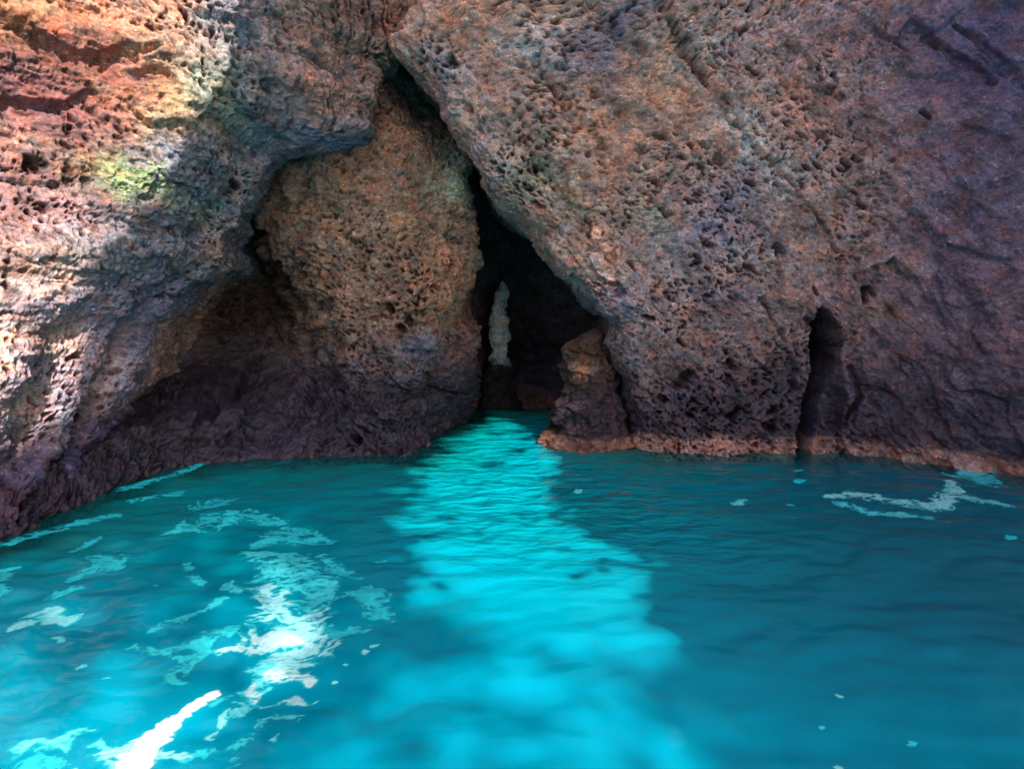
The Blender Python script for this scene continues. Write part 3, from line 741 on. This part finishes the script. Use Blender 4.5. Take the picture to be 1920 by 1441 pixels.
foam('foam_lace', [
    ([(290,1415,10),(330,1420,6),(355,1425,4)], .9), ([(395,1375,8),(420,1350,10),(425,1335,6)], .8), ([(350,1425,10),(400,1410,10)], .4), ([(440,1430,10),(450,1400,14),(475,1380,8)], .45),
    ([(500,1355,9),(505,1340,10),(560,1340,6),(555,1355,8)], .6), ([(500,1318,5),(550,1305,6),(585,1305,3)], 1.), ([(400,1315,8),(430,1305,5)], .4), ([(510,1390,5),(520,1380,4)], .8),
    ([(380,1390,4),(350,1400,5)], .5)], 53, step=.009, froth=.6, thr=.58, fine=1.8, label='broken lace of small foam shreds right of the white ribbon', cat='foam', kind='stuff')
foam('foam_wash', [
    ([(1560,930,8),(1600,925,12),(1650,935,16),(1700,945,16),(1760,945,14),(1790,920,12),(1770,900,6)], .75), ([(1580,945,10),(1640,960,10),(1740,970,10)], .5),
    ([(1800,890,16),(1830,880,16),(1850,905,16)], .45), ([(1820,935,12),(1880,950,10)], .6)], 61, step=.014, froth=.75, thr=.50, label='wash of grey white foam breaking below the right cliff', cat='foam', kind='stuff')
flecks = [(1390,938,9,.7),(1495,900,7,.5),(1485,945,5,.5),(715,1050,8,.3),(1085,922,7,.6),(685,1222,7,.9),(700,1215,5,.8),(655,1248,5,.8),(1705,1386,6,.4),(1577,1313,5,.8),(1562,1418,5,.9),(1543,1360,4,.7),(1898,1006,7,.4),(1500,880,6,.5),
          (160,1248,6,.8),(195,1266,5,.5),(290,1098,4,.6),(636,1265,4,.9)]
descr = ['near the crack in the right cliff', 'under the left cliff', 'beside the foam swirl', 'in the open water at the right']
for i, (a_, b_, w_, k_) in enumerate(flecks):
    foam('foam_fleck', [([(a_ - w_ * .8, b_ + w_ * .3, w_ * .75), (a_, b_, w_), (a_ + w_ * .9, b_ - w_ * .1, w_ * .5)], k_)], 100 + i * 3, step=.008, thr=.45, holes=.8, wide=1.2, froth=.65, soft=.25, fine=1.6,
         label='tiny loose fleck of pale foam floating on the water', cat='foam fleck', group='scattered foam flecks')

# ------------------------------------------------------------------ unseen sun blocker added behind the camera, cut to shade the cove
E1 = np.cross([0, 0, 1.], L); E1 /= np.linalg.norm(E1); E2 = np.cross(L, E1)
D0 = 15.0
def pq(P): P = np.atleast_2d(P); return np.stack([P @ E1, P @ E2], 1)
def wat(l): return np.array([px2water(a, b) for a, b in l])
gp = np.arange(-20, 17, .04); gq = np.arange(-6.5, 15, .04)
GP, GQ = np.meshgrid(gp, gq)
pr = np.stack([GP.ravel(), GQ.ravel(), 0 * GP.ravel()], 1)
rg = (.10 * fbm(pr * 1.8, 4, 3, .6) ).reshape(GP.shape)
rgf = (.16 * fbm(pr * [2.4, 5, 1], 4, 13, .65) ).reshape(GP.shape)
outer = pq(np.array([(-13, 4, 0), (13, 0.5, 0), (16, 9, 0), (16, 12, 11), (-4, 12, 12), (-13, 9, 9)], float))
solid = sdf_poly(GP, GQ, outer) + 4 * rg
# how much sun the added blockers let through to the water
base3 = (GP.ravel()[:, None] * E1 + GQ.ravel()[:, None] * E2)
wp = base3 - L * (base3[:, 2] / L[2])[:, None]
wj = wp + np.stack([.36 * fbm(wp * [1.7, 4.2, 1] + 5, 4, 31, .7), .36 * fbm(wp * [1.7, 4.2, 1] + 9, 4, 32, .7), 0 * wp[:, 0]], 1)
yv = wj[:, 1] * cp - (0 - CZ) * -sp; dpt = wj[:, 1] * cp + (0 - CZ) * -sp; up_ = wj[:, 1] * sp + (0 - CZ) * cp
dpt = np.where(dpt > .3, dpt, .3)
WX = 960 + FOC * wj[:, 0] / dpt; WY = 720 - FOC * up_ / dpt
front = wj[:, 1] > .6
def soft(poly, w): return smooth(-w, w, sdf_poly(WX, WY, np.array(poly, float)))
ca_, sa_ = cos(R(-12)), sin(R(-12))
wr = np.stack([wp[:, 0] * ca_ - wp[:, 1] * sa_, wp[:, 0] * sa_ + wp[:, 1] * ca_, 0 * wp[:, 0] + 2], 1)
wr = wr + .18 * np.stack([perlin(wr * 2.1, 41), perlin(wr * 2.1 + 5, 42), 0 * wr[:, 0]], 1)
nr_ = fbm(wr * [1.5, 3.6, 1], 4, 44, .68)
SP = np.array([(925,786),(880,812),(820,845),(775,890),(765,960),(760,1040),(785,1110),(830,1150),(1000,1230),(1120,1260),(1238,1240),(1240,1180),(1205,1080),(1130,1020),(1070,970),(1010,930),(1045,880),(1018,820),(960,790)], float)
dS = sdf_poly(WX, WY, SP)
size = np.interp(WY, [780, 850, 950, 1100, 1250], [14, 26, 36, 46, 55])
crisp = smooth(-.12, .12, np.minimum(dS / size, 1.0) + 4.4 * nr_ - .15 - .55 * smooth(1050, 1260, WY))
T = crisp * (1 - .22 * smooth(1080, 1280, WY))
T = np.maximum(T, .40 * soft([(900,1160),(860,1240),(800,1330),(900,1500),(1330,1500),(1260,1330),(1190,1230),(1060,1160)], 80))
T = np.maximum(T, .20 * soft([(520,1300),(420,1600),(1500,1700),(1400,1441),(1250,1330),(800,1230)], 130))
T = np.maximum(T, .62 * soft([(-300,1240),(60,1270),(250,1270),(420,1330),(380,1500),(100,1800),(-600,1800)], 100))
T = np.maximum(T, .75 * soft([(200,1460),(260,1360),(380,1270),(450,1290),(400,1370),(330,1460)], 40))
T = np.maximum(T, .34 * soft([(450,1180),(520,1060),(600,1120),(610,1230),(590,1290),(500,1290)], 60))
T = np.maximum(T, .06 * soft([(-100,1060),(300,1010),(600,1000),(700,1150),(600,1300),(0,1300)], 80))
T *= front
dith = perlin(pr * 5.5, 77) * .8 + perlin(pr * 9.1, 78) * .4
rank = np.searchsorted(np.sort(dith[::37]), dith) / len(dith[::37])
rank = np.clip(rank, .004, .996)
Tg = T.reshape(GP.shape); fine_hole = Tg > .008
wide_hole = fine_hole.copy()
for ax_ in (0, 1):
    for st_ in (-1, 1, -2, 2, -4, 4): wide_hole |= np.roll(wide_hole, st_, ax_)
far_solid = np.where(wide_hole & (Tg < .93) & (T.reshape(GP.shape) < rank.reshape(GP.shape)), 1., -1.)
solid = np.minimum(solid, np.where(fine_hole, -1, 1))
# sunlit part of the left cliff
def onleft(px, py):
    # nearest point of the left cliff sheet along that line of sight
    a = (px - 960) / FOC; b = (720 - py) / FOC; d = np.array([a, cp + b * sp, -sp + b * cp]); d /= np.linalg.norm(d)
    Q = LV[::4, ::4].reshape(-1, 3) - [0, 0, CZ]; t = Q @ d; r = np.linalg.norm(Q - t[:, None] * d, axis=1) + .004 * t + 100 * (t < 0)
    return LV[::4, ::4].reshape(-1, 3)[np.argmin(r)]
bl = [(455,-150),(450,0),(440,60),(425,130),(395,190),(345,250),(330,310),(300,360),(262,400),(200,450),(165,520),(165,580),(160,640),(150,700),(130,765),(70,810),(20,835),(-20,845)]
blp = np.array([onleft(*q) for q in bl])
far_ = np.array([(-7, 4, .9), (-12, 0, .3), (-16, 0, 14), (-7, 9, 16)], float)
lit = pq(np.vstack([blp, far_]))
s3 = sdf_poly(GP, GQ, lit) + .8 * rg
solid = np.minimum(solid, -s3)
# front and back skins joined by walls that run along the sunbeams
def slab(msk, D, thick, rough):
    nr, nc = msk.shape; F = grid_faces(nr, nc); F = F[msk.ravel()[F].sum(1) > 2]
    k1 = D + rough * fbm(pr * .35, 4, 8); k2 = D + thick + rough * fbm(pr * .3, 4, 18)
    A = base3 + L * k1[:, None]; B = base3 + L * k2[:, None]
    nv = len(A); Fb = F[:, ::-1] + nv
    e = np.concatenate([F[:, [0, 1]], F[:, [1, 2]], F[:, [2, 3]], F[:, [3, 0]]]); key = np.sort(e, 1); kk = key[:, 0].astype(np.int64) * nv + key[:, 1]
    u, idx, ct = np.unique(kk, return_index=True, return_counts=True); be = e[idx[ct == 1]]
    Fs = np.stack([be[:, 1], be[:, 0], be[:, 0] + nv, be[:, 1] + nv], 1)
    return np.vstack([A, B]), np.vstack([F, Fb, Fs])
def compact(V, F):
    ids, inv = np.unique(F, return_inverse=True); return V[ids], inv.reshape(-1, 4)
V2, F2 = compact(*slab(far_solid > 0, 75, .5, .3))
V, F = slab(solid > 0, D0, 4, 1.0)
# two added legs carry the blocker down into the sea
def leg(cx, cy, r, top):
    zs = np.arange(-3, top, .5); th = np.linspace(0, 2 * pi, 48, endpoint=False)
    P = np.stack([cx + r * np.cos(th)[None] * (1.25 - zs[:, None] / top * .3), cy + r * np.sin(th)[None] * (1.2 - zs[:, None] / top * .3), np.repeat(zs[:, None], 48, 1)], -1).reshape(-1, 3)
    P[:, :2] += (P[:, :2] - [cx, cy]) * (.35 * fbm(P * .3, 4, int(abs(cx) * 3)))[:, None]
    return P, grid_faces(len(zs), 48, True)
for args in ((-5.0, -22, 3.5, 22), (26, -20, 4.0, 24)):
    P_, F_ = leg(*args); F = np.vstack([F, F_ + len(V)]); V = np.vstack([V, P_])
ids, inv = np.unique(F, return_inverse=True); V = V[ids]; F = inv.reshape(-1, 4)
blocker = to_object('sun_blocker', V, F, ROCK, attrs={'wet': np.zeros(len(V))}, cols={'tint': np.tile(BASE, (len(V), 1))}, smooth_shade=False)
tag(blocker, 'unseen rock slab added to block the sun over the cove', kind='structure')
P_, F_ = leg(8, -60, 7, 46); F2 = np.vstack([F2, F_ + len(V2)]); V2 = np.vstack([V2, P_])  # far slab full of small holes, added to soften the sunbeams, with a leg
st_ = to_object('far_sun_blocker', V2, F2, ROCK, attrs={'wet': np.zeros(len(V2))}, cols={'tint': np.tile(BASE, (len(V2), 1))}, smooth_shade=False)
tag(st_, 'far unseen rock slab added to soften the sunlight on the water', kind='structure')
